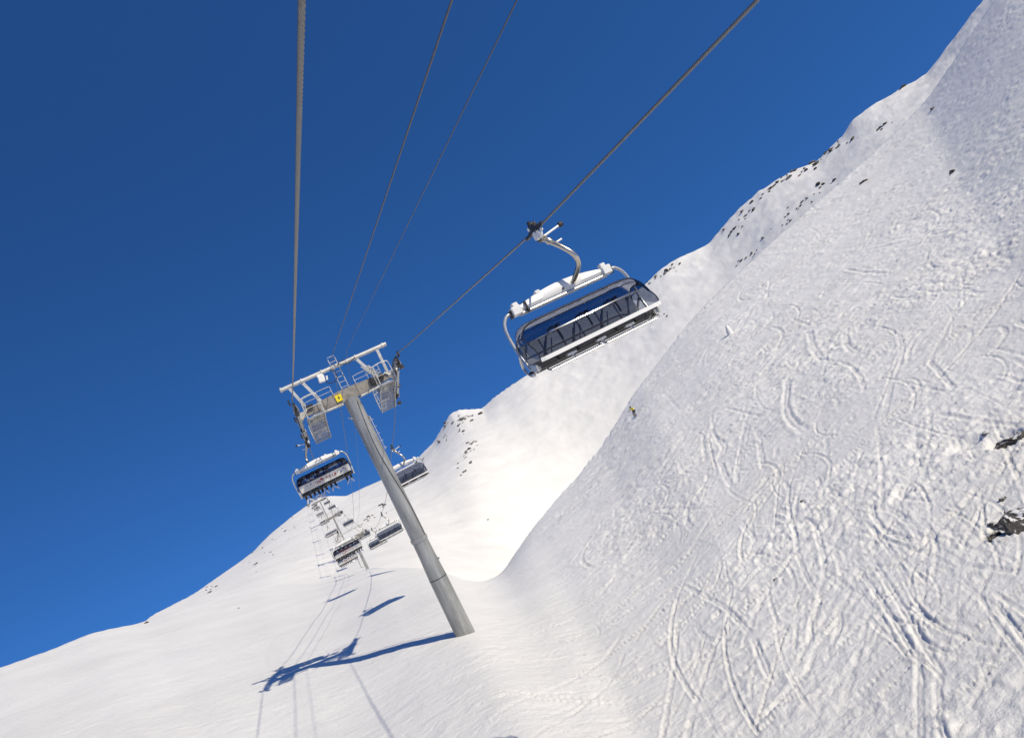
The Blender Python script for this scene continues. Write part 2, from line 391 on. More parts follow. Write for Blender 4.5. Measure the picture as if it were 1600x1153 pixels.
azs = np.concatenate([np.arange(-180, -40, 4.0), np.arange(-40, -26, 1.0), np.arange(-26, 8, .12), np.arange(8, 62, .085), np.arange(62, 76, 1.0), np.arange(76, 180, 4.0)])
rs = np.concatenate([[.5, 2.0, 4.0], np.exp(np.arange(math.log(6), math.log(640), .005)), [700, 800, 1000, 1400, 2200, 4000]])
NA, NR = len(azs), len(rs)
AZ, RD = np.meshgrid(azs, rs, indexing='ij')
AZ = AZ.ravel(); RD = RD.ravel()
X = RD*np.sin(np.radians(AZ)); Y = RD*np.cos(np.radians(AZ))
Z, RC, R2 = base(np.clip(AZ, -60, 100), RD)
side = sm(95, 140, np.abs(AZ))                     # behind the photographer: a plain slope
Z = Z*(1-side) + side*(-9.5-.05*RD)
Hd = detail(X, Y, AZ, RD, RC, R2)
Hd = carve(X, Y, Hd, RD)
Z = Z+Hd
co = np.stack([X, Y, Z], 1).astype(np.float32)
ii = np.arange(NA)[:, None]; jj = np.arange(NR-1)[None, :]
i2 = (ii+1) % NA
quads = np.stack([ii*NR+jj, i2*NR+jj, i2*NR+jj+1, ii*NR+jj+1], -1).reshape(-1, 4)[:, ::-1]
center = len(co); co = np.vstack([co, [[0, 0, -9.5]]]).astype(np.float32)
tri = np.stack([np.full(NA, center), ((np.arange(NA)+1) % NA)*NR, np.arange(NA)*NR], 1)[:, [0, 2, 1]]
me = bpy.data.meshes.new('snow_ground'); me.vertices.add(len(co)); me.vertices.foreach_set('co', co.ravel())
loops = np.concatenate([quads.ravel(), tri.ravel()]).astype(np.int32); me.loops.add(len(loops)); me.loops.foreach_set('vertex_index', loops)
starts = np.concatenate([np.arange(len(quads))*4, len(quads)*4+np.arange(len(tri))*3]).astype(np.int32)
me.polygons.add(len(starts)); me.polygons.foreach_set('loop_start', starts)
me.update(calc_edges=True); me.validate()
if sum(p.normal.z for p in me.polygons[1000:1100]) < 0: me.flip_normals()
me.shade_smooth()
snow = bpy.data.objects.new('snow_ground', me); COL.objects.link(snow)
tag(snow, 'white snow covered mountain slope with ski tracks', None, None, 'structure')

def snow_mat():
    m = bpy.data.materials.new('snow'); m.use_nodes = True; nt = m.node_tree; b = nt.nodes['Principled BSDF']; N = nt.nodes.new; L = nt.links.new
    b.inputs['Roughness'].default_value = .62; b.inputs['Specular IOR Level'].default_value = .25
    tc = N('ShaderNodeTexCoord')
    def noise(scale, det, sx=1, sy=1, rot=0, rough=.6):
        mp = N('ShaderNodeMapping'); mp.inputs['Scale'].default_value = (sx, sy, 1); mp.inputs['Rotation'].default_value = (0, 0, rot)
        n = N('ShaderNodeTexNoise'); n.inputs['Scale'].default_value = scale; n.inputs['Detail'].default_value = det; n.inputs['Roughness'].default_value = rough
        L(tc.outputs['Object'], mp.inputs['Vector']); L(mp.outputs['Vector'], n.inputs['Vector']); return n.outputs['Fac']
    big = noise(.09, 5); col = N('ShaderNodeMapRange'); col.inputs['From Min'].default_value = .35; col.inputs['From Max'].default_value = .65
    L(big, col.inputs['Value'])
    mx = N('ShaderNodeMix'); mx.data_type = 'RGBA'; mx.inputs['A'].default_value = (.80, .785, .755, 1); mx.inputs['B'].default_value = (.87, .857, .828, 1)
    L(col.outputs['Result'], mx.inputs['Factor']); L(mx.outputs['Result'], b.inputs['Base Color'])
    n1 = noise(1.6, 8, .55, 1, R(28), .68); n2 = noise(7, 7, .8, 1, R(28), .72); n3 = noise(40, 3)
    b1 = N('ShaderNodeBump'); b1.inputs['Distance'].default_value = .14; b1.inputs['Strength'].default_value = .8; L(n1, b1.inputs['Height'])
    b2 = N('ShaderNodeBump'); b2.inputs['Distance'].default_value = .05; b2.inputs['Strength'].default_value = .9; L(n2, b2.inputs['Height']); L(b1.outputs['Normal'], b2.inputs['Normal'])
    b3 = N('ShaderNodeBump'); b3.inputs['Distance'].default_value = .006; b3.inputs['Strength'].default_value = .5; L(n3, b3.inputs['Height']); L(b2.outputs['Normal'], b3.inputs['Normal'])
    L(b3.outputs['Normal'], b.inputs['Normal'])
    return m
me.materials.append(snow_mat())

# ------------------------------------------------------------------ ropes
XA, XD, XM = 1.24, 6.73, 4.02
KN = np.array([(-60,-.2),(-30,1.17),(0,2.55),(20,3.44),(33,4.03),(36.5,4.18),(38.2,4.12),(40,3.72),(42,3.05),(45,2.12),(54.7,.1),(72,-3.3),(92.3,-6.5),(110,-8.9),(126,-10.3),(140,-11.2),(146,-11.4),(150,-11.5),
               (180,-11.4),(215,-10.8),(250,-9.9),(300,-8.7),(350,-7.3),(400,-6.0),(450,-4.6),(500,-3.3),(560,-2.0),(640,-1.5)])
def hermite(x, K):
    xs, ys = K[:, 0], K[:, 1]; m = np.gradient(ys, xs)
    d = np.diff(ys)/np.diff(xs); m = np.concatenate([[d[0]], (d[:-1]*np.diff(xs)[1:]+d[1:]*np.diff(xs)[:-1])/(xs[2:]-xs[:-2]), [d[-1]]])
    i = np.clip(np.searchsorted(xs, x)-1, 0, len(xs)-2); h = xs[i+1]-xs[i]; t = (x-xs[i])/h
    return (2*t**3-3*t*t+1)*ys[i]+(t**3-2*t*t+t)*h*m[i]+(-2*t**3+3*t*t)*ys[i+1]+(t**3-t*t)*h*m[i+1]
def rz(y): return float(hermite(np.array([float(y)]), KN)[0])
def rslope(y): return (rz(y+.3)-rz(y-.3))/.6
def sagD(y): return .10*np.clip(1-y/39, 0, 3)+.21*np.clip(np.minimum((y-6)/8.6, (38-y)/23.4), 0, 1)
def rope(x, name, label, r=.022, dz=0.0):
    mb = MB(); LOB = 6; SUB = 6; n = LOB*SUB
    ys = np.concatenate([np.arange(-3, 26, .02), np.arange(26, 60, .12)]); zs = hermite(ys, KN)-dz*sagD(ys)
    ths = 2*math.pi*ys/.42
    vs = []; k = np.arange(n)/n*2*math.pi
    lob = 1+.26*np.abs(np.cos(k*LOB/2))*1.0-.08
    for y, z, th in zip(ys, zs, ths):
        vs.append(np.stack([x+r*lob*np.cos(k+th), np.full(n, y), z+r*lob*np.sin(k+th)], 1))
    vs = np.concatenate(vs); m = len(ys)
    i = np.arange(m-1)[:, None]*n; kk = np.arange(n)[None]; k2 = (kk+1) % n
    fs = np.stack([i+kk, i+k2, i+n+k2, i+n+kk], -1).reshape(-1, 4)[:, ::-1]
    # remaining plain length
    ys2 = np.concatenate([np.arange(60, 160, 2.0), np.arange(160, 621, 10.0)]); o = len(vs); q = 8; a = np.arange(q)/q*2*math.pi
    v2 = np.concatenate([np.stack([x+r*np.cos(a), np.full(q, y), z+r*np.sin(a)], 1) for y, z in zip(ys2, hermite(ys2, KN))])
    i = np.arange(len(ys2)-1)[:, None]*q+o; kk = np.arange(q)[None]; f2 = np.stack([i+kk, i+(kk+1) % q, i+q+(kk+1) % q, i+q+kk], -1).reshape(-1, 4)[:, ::-1]
    y3 = np.array([-60., -45, -30, -15, -3]); o2 = len(vs)+len(v2)
    v3 = np.concatenate([np.stack([x+r*np.cos(a), np.full(q, y), z+r*np.sin(a)], 1) for y, z in zip(y3, hermite(y3, KN)-dz*sagD(y3))])
    i = np.arange(len(y3)-1)[:, None]*q+o2; f3 = np.stack([i+kk, i+(kk+1) % q, i+q+(kk+1) % q, i+q+kk], -1).reshape(-1, 4)[:, ::-1]
    me = bpy.data.meshes.new(name); me.from_pydata(np.concatenate([vs, v2, v3]).tolist(), [], np.concatenate([fs, f2, f3]).tolist()); me.materials.append(M['rope']); me.shade_smooth()
    o = bpy.data.objects.new(name, me); COL.objects.link(o); return tag(o, label, 'rope', 'haul ropes of the chairlift')
rope(XA, 'haul_rope', 'thick twisted steel haul rope running to the left end of the near mast')
rope(XD, 'haul_rope', 'steel haul rope at the right carrying the large empty chair', dz=1.0)
def comm(x, off, name, label, r, ytow=39, zt=5.78, sl=.0352):
    y = np.concatenate([np.linspace(-40, 39, 30), np.linspace(43, 146, 24), np.linspace(156, 560, 25)]); pts = []
    for v in y:
        if v <= 39: z = zt-sl*(39-v)
        elif v <= 146: u = (v-39)/107; z = zt+(-10.1-zt)*u - 6.0*u*(1-u)*1.4
        else: z = rz(v)+1.3
        pts.append((x+off*max(0, v-39)/100, v, z))
    mb = MB(); mb.tube(pts, r, 8); o = mb.build(name, M['cable']); return tag(o, label, 'cable', 'signal cables above the lift')
comm(4.10, 0, 'signal_cable', 'thinner dark cable left of its twin, ending above the middle of the near mast', .016)
comm(4.90, 0, 'signal_cable', 'thin dark cable with clips, right of its twin above the near mast', .010, zt=5.74, sl=.0425)

# ------------------------------------------------------------------ lift masts
def mast(y0, full=True, gy=None):
    zr = rz(y0)                   # rope height
    zc = zr-.35                   # cross arm centre
    g = gz(XM, y0)
    root = empty('lift_mast', (XM, y0, g))
    L = lambda x, y, z: (x-XM, y-y0, z-g)
    top = zc-.25; Ht = top-g
    # pole, tapered foot
    if full:
        zf = g+Ht*.40; zc2 = g+Ht*.33; zc3 = g+Ht*.235
        mb = MB(); n = 40
        mb.tube([L(XM, y0, top), L(XM, y0, zf)], [.40, .415], n); mb.build('upper_pole', M['pole'], root)
        mb = MB(); mb.tube([L(XM, y0, zf+.045), L(XM, y0, zf-.045)], .46, n); mb.tube([L(XM, y0, zf-.05), L(XM, y0, zf-.13)], .445, n)
        for k in range(20):
            a = k*math.pi/10; mb.tube([L(XM+.44*math.cos(a), y0+.44*math.sin(a), zf+.08), L(XM+.44*math.cos(a), y0+.44*math.sin(a), zf-.08)], .012, 6)
        mb.build('flange', M['galv'], root)
        mb = MB(); mb.tube([L(XM, y0, zf-.13), L(XM, y0, zc2), L(XM, y0, zc3), L(XM, y0, zc3-.02), L(XM, y0, g-2)], [.415, .425, .475, .475, .52], n); mb.build('lower_pole', M['pole'], root)
        mb = MB(); mb.tube([L(XM, y0, zc3+.02), L(XM, y0, zc3-.02)], .482, n); mb.build('weld_seam', M['dark'], root)
        # rung ladder at the back of the pole
        mb = MB()
        for s in (-.17, .17): mb.tube([L(XM+s+.15, y0+.62, top), L(XM+s+.15, y0+.70, g+1)], .018, 6)
        z = g+1.2
        while z < top: mb.tube([L(XM-.02, y0+.66, z), L(XM+.32, y0+.66, z)], .012, 6); z += .3
        mb.build('pole_ladder', M['galv'], root)
        # cable conduit winding down the pole and small boxes
        mb = MB(); pts = []
        for k in range(20):
            t = k/19; a = R(-60-25*math.sin(t*5)); rr_ = .405+.03*t
            pts.append(L(XM+rr_*math.cos(a)*1.03, y0+rr_*math.sin(a)*1.03, top-.3-t*(top-zf-.4)))
        mb.tube(pts, .018, 6); mb.build('conduit', M['cable'], root)
        mb = MB(); mb.box(L(XM+.43, y0-.1, top-1.35), (.1, .16, .2), bev=.01); mb.box(L(XM-.42, y0-.2, top-1.0), (.12, .1, .1), bev=.01); mb.tube([L(XM-.45, y0-.25, top-1.0), L(XM-.6, y0-.4, top-.9)], .02, 6); mb.box(L(XM+.47, y0-.12, g+Ht*.30), (.06, .12, .1)); mb.build('clamp_box', M['galv'], root)
        mb = MB(); mb.bar(L(XM+.46, y0-.2, top-1.3), L(XM+.46, y0-.2, top-3.2), .025, .03); 
        for k in range(5): mb.tube([L(XM+.40, y0-.2, top-1.5-k*.4), L(XM+.56, y0-.25, top-1.5-k*.4)], .014, 6)
        mb.build('cable_bracket', M['galv_pale'], root)
    else:
        mb = MB(); mb.tube([L(XM, y0, top), L(XM, y0, g-1.5)], [.25, .30], 20); mb.build('upper_pole', M['galv'], root)
        mb = MB(); mb.tube([L(XM-.9, y0-.5, top-3.2), L(XM-.95, y0-.5, g+.9), L(XM-.2, y0-.4, g+.5)], .07, 8); mb.build('brace', M['galv'], root)
    # cross arm: tapered box beam
    x0, x1 = XA+.45, XD-.45
    mb = MB(); prof = [(x0, .17), (XM-1.3, .25), (XM-.45, .31), (XM+.45, .31), (XM+1.3, .25), (x1, .17)]
    vs = []; fs = []
    for x, h in prof:
        for (sy, sz) in ((-1, -1), (1, -1), (1, 1), (-1, 1)): vs.append(L(x, y0+sy*.24, zc+sz*h))
    for i in range(5):
        for k in range(4): fs.append((i*4+k, i*4+(k+1) % 4, (i+1)*4+(k+1) % 4, (i+1)*4+k))
    fs += [(3, 2, 1, 0), (20, 21, 22, 23)]
    mb.add(vs, fs)
    for x in (XM-1.35, XM-.5, XM+.5, XM+1.35): mb.box(L(x, y0, zc), (.03, .54, .60 if abs(x-XM) < 1 else .50))
    mb.build('crossarm', M['brown'], root, smooth=False)
    mb = MB(); mb.tube([L(XM-2.15, y0-.42, zc-.34), L(XM-.5, y0-.42, zc-.42)], .06, 8); mb.tube([L(XM+.5, y0-.42, zc-.42), L(XM+2.15, y0-.42, zc-.34)], .06, 8)
    mb.tube([L(XM-2.2, y0+.45, zc-.3), L(XM-.5, y0+.45, zc-.36)], .05, 8); mb.tube([L(XM+.5, y0+.45, zc-.36), L(XM+2.2, y0+.45, zc-.3)], .05, 8); mb.build('arm_rail', M['galv'], root)
    # lifting beam
    zb = zr+1.25
    mb = MB(); mb.tube([L(XM-3.02, y0, zb), L(XM+2.92, y0, zb)], .105, 16)
    for x in (XM-2.95, XM-1.85, XM-.75, XM-.1, XM+1.15, XM+2.7): mb.tube([L(x-.04, y0, zb), L(x+.04, y0, zb)], .14, 16)
    mb.build('lifting_beam', M['galv_pale'], root)
    for s, xx in ((-1, (XM-2.55, XM-1.85)), (1, (XM+1.15, XM+2.35))):
        for x in xx:
            xf = x+(-.05 if s < 0 else .05); inner = (s < 0 and x == xx[1]) or (s > 0 and x == xx[0])
            tgt = L(x+(.45 if inner and s < 0 else .55 if inner else .35 if s < 0 else 0), y0+(.0 if inner else .1), zc+.2)
            mb = MB(); mb.bar(L(x, y0, zb-.08), tgt, .15, .11, (0, 1, 0)); mb.build('beam_support', M['galv_pale'], root, smooth=False)
    # sheave trains
    half = 3.0 if full else 2.6
    for s, x in ((-1, XA), (1, XD)):
        cx = x
        asm = empty('sheave_train', L(x, y0, zr)); asm.parent = root
        Q = lambda dx, y, z: (dx, y-y0, z-zr)
        c0 = y0+.7 if full else y0
        ns = 10 if full else 8
        for k in range(ns):
            yy = c0-half+(2*half)*(k+.5)/ns; zz = rz(yy)-.03-.20
            mb = MB(); mb.tube([Q(-.055, yy, zz), Q(-.045, yy, zz), Q(0, yy, zz), Q(.045, yy, zz), Q(.055, yy, zz)], [.20, .20, .175, .20, .20], 20)
            w = mb.build('sheave', M['black'], asm)
            if full:
                mb = MB(); mb.tube([Q(-.07, yy, zz), Q(.07, yy, zz)], .12, 14); mb.tube([Q(-.1, yy, zz), Q(.1, yy, zz)], .04, 8); mb.build('hub', M['galv'], w)
        mb = MB()
        for k in range(ns//2):
            ya = c0-half+(2*half)*(2*k+.5)/ns; yb = c0-half+(2*half)*(2*k+1.5)/ns
            for d in (-.09, .09): mb.bar(Q(d, ya-.05, rz(ya)-.27), Q(d, yb+.05, rz(yb)-.27), .02, .12)
        for k in range(3 if full else 2):
            ya = c0-half+(2*half)*(k+.2)/3; yb = c0-half+(2*half)*(k+.8)/3
            for d in (-.12, .12): mb.bar(Q(d, ya, rz(ya)-.38), Q(d, yb, rz(yb)-.38), .025, .16)
        mb.bar(Q(0, c0-half*.55, rz(c0-half*.55)-.5), Q(0, c0+half*.55, rz(c0+half*.55)-.5), .12, .2)
        mb.build('equaliser_beam', M['galv'], asm, smooth=False)
        mb = MB(); yk = c0-half*.8
        for yy in ((c0-half*.95, c0+half*.2, c0+half*.95) if full else (c0,)):
            mb.box(Q(s*.16, yy, rz(yy)+.02), (.07, .34, .30), bev=.02); mb.box(Q(s*.05, yy+.1, rz(yy)-.62), (.2, .26, .2), bev=.02)
        mb.build('derail_guard', M['dark'], asm)
        # yoke to the cross arm
        mb = MB(); mb.box(Q(-s*.32, y0, zc-.02), (.55, .34, .3), bev=.02); mb.box(Q(-s*.05, y0+.12, zc-.1), (.1, .7, .42), bev=.02); mb.tube([Q(-s*.6, y0-.3, zc+.2), Q(-s*.12, y0-.3, zc-.25)], .05, 8); mb.tube([Q(-s*.6, y0+.3, zc+.2), Q(-s*.12, y0+.3, zc-.25)], .05, 8)
        mb.build('yoke', M['galv_pale'], asm)
        # catwalk: grating frame following the rope, with cross bars
        wk = empty('catwalk', L(x-s*.78, y0, zr)); wk.parent = root
        wd = .42
        def cz(yy): return rz(yy)-1.0-zr
        y_a, y_b = c0-half*.72, c0+half*.66
        segs = np.linspace(y_a, y_b, 9)
        mb = MB()
        for d in (-wd, wd):
            for a, b in zip(segs[:-1], segs[1:]): mb.bar((d, a-y0, cz(a)), (d, b-y0, cz(b)), .05, .12)
        for q in segs: mb.bar((-wd, q-y0, cz(q)), (wd, q-y0, cz(q)), .10, .09)
        mb.build('walk_frame', M['galv'], wk, smooth=False)
        if full:
            mb = MB()
            for a, b in zip(segs[:-1], segs[1:]):
                for t in np.linspace(.15, .85, 5):
                    q = a+(b-a)*t; mb.bar((-wd+.03, q-y0, cz(q)+.04), (wd-.03, q-y0, cz(q)+.04), .035, .02)
                for d in (-.2, 0, .2): mb.bar((d, a-y0, cz(a)+.03), (d, b-y0, cz(b)+.03), .015, .03)
            mb.build('walk_grating', M['galv'], wk, smooth=False)
            mb = MB()
            for d in (s*-wd, ):
                up = [(d, q-y0, cz(q)+1.05) for q in segs]
                mb.tube(up, .02, 6); mb.tube([(p[0], p[1], p[2]-.5) for p in up], .015, 6)
                for q in segs[::2]: mb.tube([(d, q-y0, cz(q)), (d, q-y0, cz(q)+1.05)], .02, 6)
            # hoop frames at both ends
            for q in (segs[0], segs[-1]):
                mb.tube(spline([(-wd, q-y0, cz(q)), (-wd, q-y0, cz(q)+.9), (-wd+.15, q-y0, cz(q)+1.08), (wd-.15, q-y0, cz(q)+1.08), (wd, q-y0, cz(q)+.9), (wd, q-y0, cz(q))], 4), .025, 8)
                mb.tube([(-wd, q-y0, cz(q)+.5), (wd, q-y0, cz(q)+.5)], .018, 6)
            mb.build('handrail', M['galv_pale'], wk)
            mb = MB(); mb.bar((-wd, -.3, zc-.3-zr), (-wd, -.3, cz(y0-.3)), .08, .08); mb.bar((wd, -.3, zc-.3-zr), (wd, -.3, cz(y0-.3)), .08, .08)
            mb.bar((-wd, .35, zc-.3-zr), (-wd, .35, cz(y0+.35)), .08, .08); mb.bar((wd, .35, zc-.3-zr), (wd, .35, cz(y0+.35)), .08, .08); mb.build('walk_hanger', M['galv'], wk, smooth=False)
    if full:
        # long thin rails on top of the arm
        mb = MB()
        for a, b in ((XM-2.25, XM-.75), (XM+.55, XM+1.95)):
            pts = spline([(a, y0-.3, zc+.25), (a, y0-.3, zc+.62), (a+.12, y0-.3, zc+.72), (b-.12, y0-.3, zc+.74), (b, y0-.3, zc+.62), (b, y0-.3, zc+.25)], 4)
            mb.tube([L(*p) for p in pts], .018, 6); mb.tube([L(a, y0-.3, zc+.48), L(b, y0-.3, zc+.48)], .014, 6)
            mb.tube([L((a+b)/2, y0-.3, zc+.25), L((a+b)/2, y0-.3, zc+.73)], .016, 6)
        mb.build('arm_handrail', M['galv_pale'], root)
        # ladder from the arm past the lifting beam
        mb = MB(); xl = XM+.02
        for d in (-.19, .19): mb.tube([L(xl+d, y0+.2, zc+.3), L(xl+d, y0+.25, zb+.5)], .024, 6)
        for k in range(7): z = zc+.45+k*.29; mb.tube([L(xl-.19, y0+.22, z), L(xl+.19, y0+.22, z)], .017, 6)
        mb.build('top_ladder', M['galv_pale'], root)
        # white box with its hanging cable loop
        mb = MB(); mb.box(L(XM-.92, y0-.18, zb-.34), (.34, .24, .36), Matrix.Rotation(R(8), 3, 'Y'), bev=.03); mb.box(L(XM-.92, y0-.1, zb-.12), (.3, .1, .12)); mb.tube([L(XM-.62, y0-.22, zb-.3), L(XM-.68, y0-.22, zb-.5)], .05, 8); bx = mb.build('junction_box', M['white'], root)
        mb = MB(); pts = [L(XM-.75+.0, y0-.25, zb-.48)]
        for k in range(14):
            a = R(200+k*16); pts.append(L(XM-.47+.33*math.cos(a), y0-.27, zb-.42+.34*math.sin(a)))
        pts.append(L(XM-.35, y0-.15, zb-.08)); mb.tube(pts, .022, 7); mb.build('cable_loop', M['black'], root)
        mb = MB(); mb.tube([L(*p) for p in spline([(XM+.15, y0-.12, zb+.05), (XM+.4, y0-.17, zb-.1), (XM+.8, y0-.17, zb-.13), (XM+1.15, y0-.1, zb+.02)], 5)], .022, 6)
        mb.tube([L(*p) for p in spline([(XM-.1, y0-.12, zb+.12), (XM+.1, y0-.14, zb-.02), (XM+.3, y0-.13, zb+.12), (XM+.6, y0-.1, zb+.1)], 5)], .016, 6); mb.build('tied_cable', M['black'], root)
        # warning sign with bolt
        mb = MB(); mb.box(L(XM-.56, y0-.30, zc-.02), (.34, .02, .36), bev=.006); sg = mb.build('warning_sign', M['yellow'], root)
        mb = MB(); bolt = [(.02, .13), (-.07, -.01), (-.01, -.01), (-.03, -.13), (.07, .03), (.01, .03), (.05, .13)]
        c = L(XM-.56, y0-.315, zc-.02); vs = [(c[0]+a, c[1], c[2]+b) for a, b in bolt]+[(c[0]+a, c[1]+.004, c[2]+b) for a, b in bolt]; n = len(bolt)
        mb.add(vs, [tuple(range(n)), tuple(range(n, 2*n))[::-1]]+[(i, (i+1) % n, n+(i+1) % n, n+i) for i in range(n)]); mb.build('bolt_symbol', M['black'], sg, smooth=False)
        # bundle of slanted struts and hydraulic bits on the right
        mb = MB()
        for k in range(5): mb.tube([L(XM+1.15+k*.1, y0-.35+.06*k, zc+1.0-.02*k), L(XM+1.62+k*.1, y0-.35+.06*k, zc+.1)], .028, 6)
        mb.build('stacked_bars', M['galv_pale'], root)
        mb = MB(); mb.box(L(XM+1.45, y0-.3, zc+.02), (.4, .2, .35), bev=.03); mb.box(L(XM+1.9, y0-.32, zc+.1), (.2, .2, .3), bev=.03); mb.tube([L(XM+1.3, y0-.38, zc-.1), L(XM+1.3, y0-.38, zc+.25)], .08, 10); mb.box(L(XM-2.05, y0-.3, zc+.2), (.35, .2, .2), bev=.03); mb.build('fitting', M['dark'], root)
    return root

m1 = mast(39.0, True)
tag(m1, 'tall grey steel lift mast in front, with a yellow warning sign on its cross arm', 'lift mast', 'masts of the chairlift')
m2 = mast(146.0, False)
tag(m2, 'second lift mast down in the dip, behind the crowded chairs', 'lift mast', 'masts of the chairlift')
for k, (y, w) in enumerate(((240, 'third lift mast, next beyond the dip among small far chairs'), (385, 'farthest tiny lift mast, near the top of the row of chairs'))):
    tag(mast(float(y), False), w, 'lift mast', 'masts of the chairlift')

# ------------------------------------------------------------------ chair (front = -y, origin at the rope)
def make_chair():
    root = empty('lift_chair')
    # grip
    mb = MB(); mb.box((.03, 0, .02), (.13, .62, .12), bev=.03); mb.box((.07, .12, .11), (.10, .30, .16), bev=.03); mb.box((0, -.42, 0), (.075, .3, .08), bev=.02); mb.box((0, .42, 0), (.075, .3, .08), bev=.02)
    mb.box((.08, .05, -.14), (.12, .22, .26), bev=.03); mb.tube([(.1, .25, .2), (.2, .25, .2)], .07, 12); mb.box((.05, .2, .22), (.06, .12, .14), bev=.02)
    g = mb.build('grip', M['dark'], root)
    mb = MB(); mb.tube([(-.10, -.12, -.14), (-.02, -.12, -.14)], .10, 16); mb.tube([(-.12, -.36, -.17), (-.04, -.36, -.17)], .09, 16); mb.box((-.02, -.2, -.1), (.07, .5, .07), bev=.02); mb.tube([(.02, .3, .12), (.1, .3, .14)], .06, 12)
    mb.build('grip_roller', M['white'], g)
    mb = MB(); mb.tube([(.1, -.05, -.2), (.58, -.05, -.10)], .024, 8); mb.tube([(.25, -.15, -.45), (.44, -.15, -.42)], .02, 8); mb.build('grip_lever', M['white'], g)
    mb = MB(); mb.tube([(.56, -.05, -.105), (.58, -.05, -.10), (.66, -.05, -.085), (.68, -.05, -.08)], [.03, .06, .06, .03], 12); mb.build('lever_roller', M['black'], g)
    # hanger
    path = spline([(.08, 0, -.16), (.14, -.12, -.34), (.27, -.28, -.58), (.41, -.38, -.85), (.45, -.34, -1.08), (.38, -.15, -1.26), (.30, .10, -1.40)], 8)
    mb = MB(); mb.tube(path, .058, 14); mb.tube([path[8]+Vector((0, 0, .02)), path[8]-Vector((-.02, .02, .04))], .08, 14); mb.tube([path[4], path[5]], .078, 14); mb.build('hanger', M['hanger'], root)
    # top beam: lens shape
    zb = -1.42; yb = .12; mb = MB(); vs = []; fs = []; n = 25
    for i in range(n):
        x = -1.10+2.2*i/(n-1); u = x/1.12; t = .05+.15*(1-u*u)
        for (dy, dz) in ((-.06, -.06), (.06, -.06), (.09, .0), (.06, t*.85), (.03, t), (-.03, t), (-.06, t*.85), (-.09, 0)): vs.append((x, yb+dy, zb+dz))
    for i in range(n-1):
        for k in range(8): fs.append((i*8+k, i*8+(k+1) % 8, (i+1)*8+(k+1) % 8, (i+1)*8+k))
    fs += [tuple(range(8))[::-1], tuple((n-1)*8+k for k in range(8))]; mb.add(vs, [f[::-1] for f in fs])
    mb.box((-.55, yb, zb+.17), (.13, .13, .09), bev=.02); bm_ = mb.build('top_beam', M['white'], root)
    mb = MB(); mb.tube([(-1.15, yb-.03, zb-.12), (1.15, yb-.03, zb-.12)], .045, 12); mb.build('beam_tube', M['silver'], bm_)
    mb = MB(); mb.box((-.95, yb-.03, zb-.03), (.025, .25, .26)); mb.box((.02, yb-.1, zb-.0), (.03, .03, .06)); mb.build('beam_clip', M['dark'], bm_)
    for s in (-1, 1):
        mb = MB(); mb.box((s*1.19, yb, zb-.02), (.24, .26, .21), bev=.025); mb.box((s*1.16, yb, zb+.12), (.14, .16, .09), bev=.02); e = mb.build('end_block', M['white'], root)
        mb = MB(); mb.box((s*1.323, yb, zb-.05), (.03, .2, .18), bev=.008); mb.build('block_pad', M['black'], e)
        mb = MB(); mb.tube(spline([(s*1.30, yb, zb-.02), (s*1.45, yb, zb-.05), (s*1.58, yb-.02, zb-.22), (s*1.62, yb-.06, zb-.5), (s*1.61, yb-.16, zb-.95), (s*1.58, yb-.34, zb-1.33)], 7), .036, 12); mb.build('side_tube', M['silver'], root)
        mb = MB(); mb.tube(spline([(s*1.60, -.02, -2.30), (s*1.56, .28, -2.62), (s*1.55, .0, -2.86), (s*1.56, -.42, -2.80)], 6), .032, 10)
        mb.box((s*1.57, -.36, -2.72), (.05, .5, .16), Matrix.Rotation(R(12), 3, 'X'), bev=.02); mb.box((s*1.53, -.5, -2.78), (.1, .1, .1), bev=.02); mb.box((s*1.6, -.24, -2.86), (.08, .12, .08), bev=.02); mb.build('arm_rest', M['silver'], root)
    # bubble shell
    prof = spline([(0, -.86, -2.66), (0, -.93, -2.45), (0, -.86, -2.16), (0, -.62, -1.91), (0, -.28, -1.79), (0, .08, -1.77), (0, .34, -1.90), (0, .44, -2.20)], 4)
    XS = [1.52*math.sin(math.pi/2*u) if False else 1.52*u for u in np.linspace(-1, 1, 41)]
    c = Vector((0, -.22, -2.50)); mb = MB(); vs = []; fs = []; m = len(prof)
    for x in XS:
        u = abs(x)/1.52; k = (max(0, 1-max(0, (u-.72)/.28)**2.6))**.5 if u > .72 else 1
        k = .62+.38*k
        for j, p in enumerate(prof):
            wj = math.sin(math.pi*min(1, max(0, (j+1.2)/(m-1+1.2))))**.6 if j < m else 0
            kk = 1-(1-k)*min(1, max(.12, (p.z+2.66)/.5)); q = c+(p-c)*kk; vs.append((x, q.y, q.z))
    NX = len(XS)
    for i in range(NX-1):
        for j in range(m-1): fs.append((i*m+j, (i+1)*m+j, (i+1)*m+j+1, i*m+j+1))
    mb.add(vs, fs); bub = mb.build('bubble', M['bubble'], root)
    me_ = bub.data; me_.materials.clear(); me_.materials.append(M['bubble'])
    # end cheeks of the bubble
    for s, i in ((-1, 0), (1, NX-1)):
        mb = MB(); ring = [vs[i*m+j] for j in range(m)]; cc = (s*1.53, -.2, -2.45); mb.add(ring+[cc], [(j, j+1, m) for j in range(m-1)]); mb.build('bubble_cheek', M['bubble'], root)
        mb = MB(); mb.tube(ring[::2], .014, 6); mb.build('cheek_frame', M['dark'], bub)
    # bubble frame lines: top seam and front rim
    jt = 14
    mb = MB(); mb.tube([vs[i*m+jt] for i in range(0, NX)], .016, 6); mb.build('bubble_seam', M['dark'], bub)
    mb = MB(); mb.tube([(v[0]*.96, v[1]-.005, v[2]-.05) for v in [vs[i*m+jt-2] for i in range(2, NX-2)]], .009, 6); mb.build('inner_hoop', M['bronze'], bub)
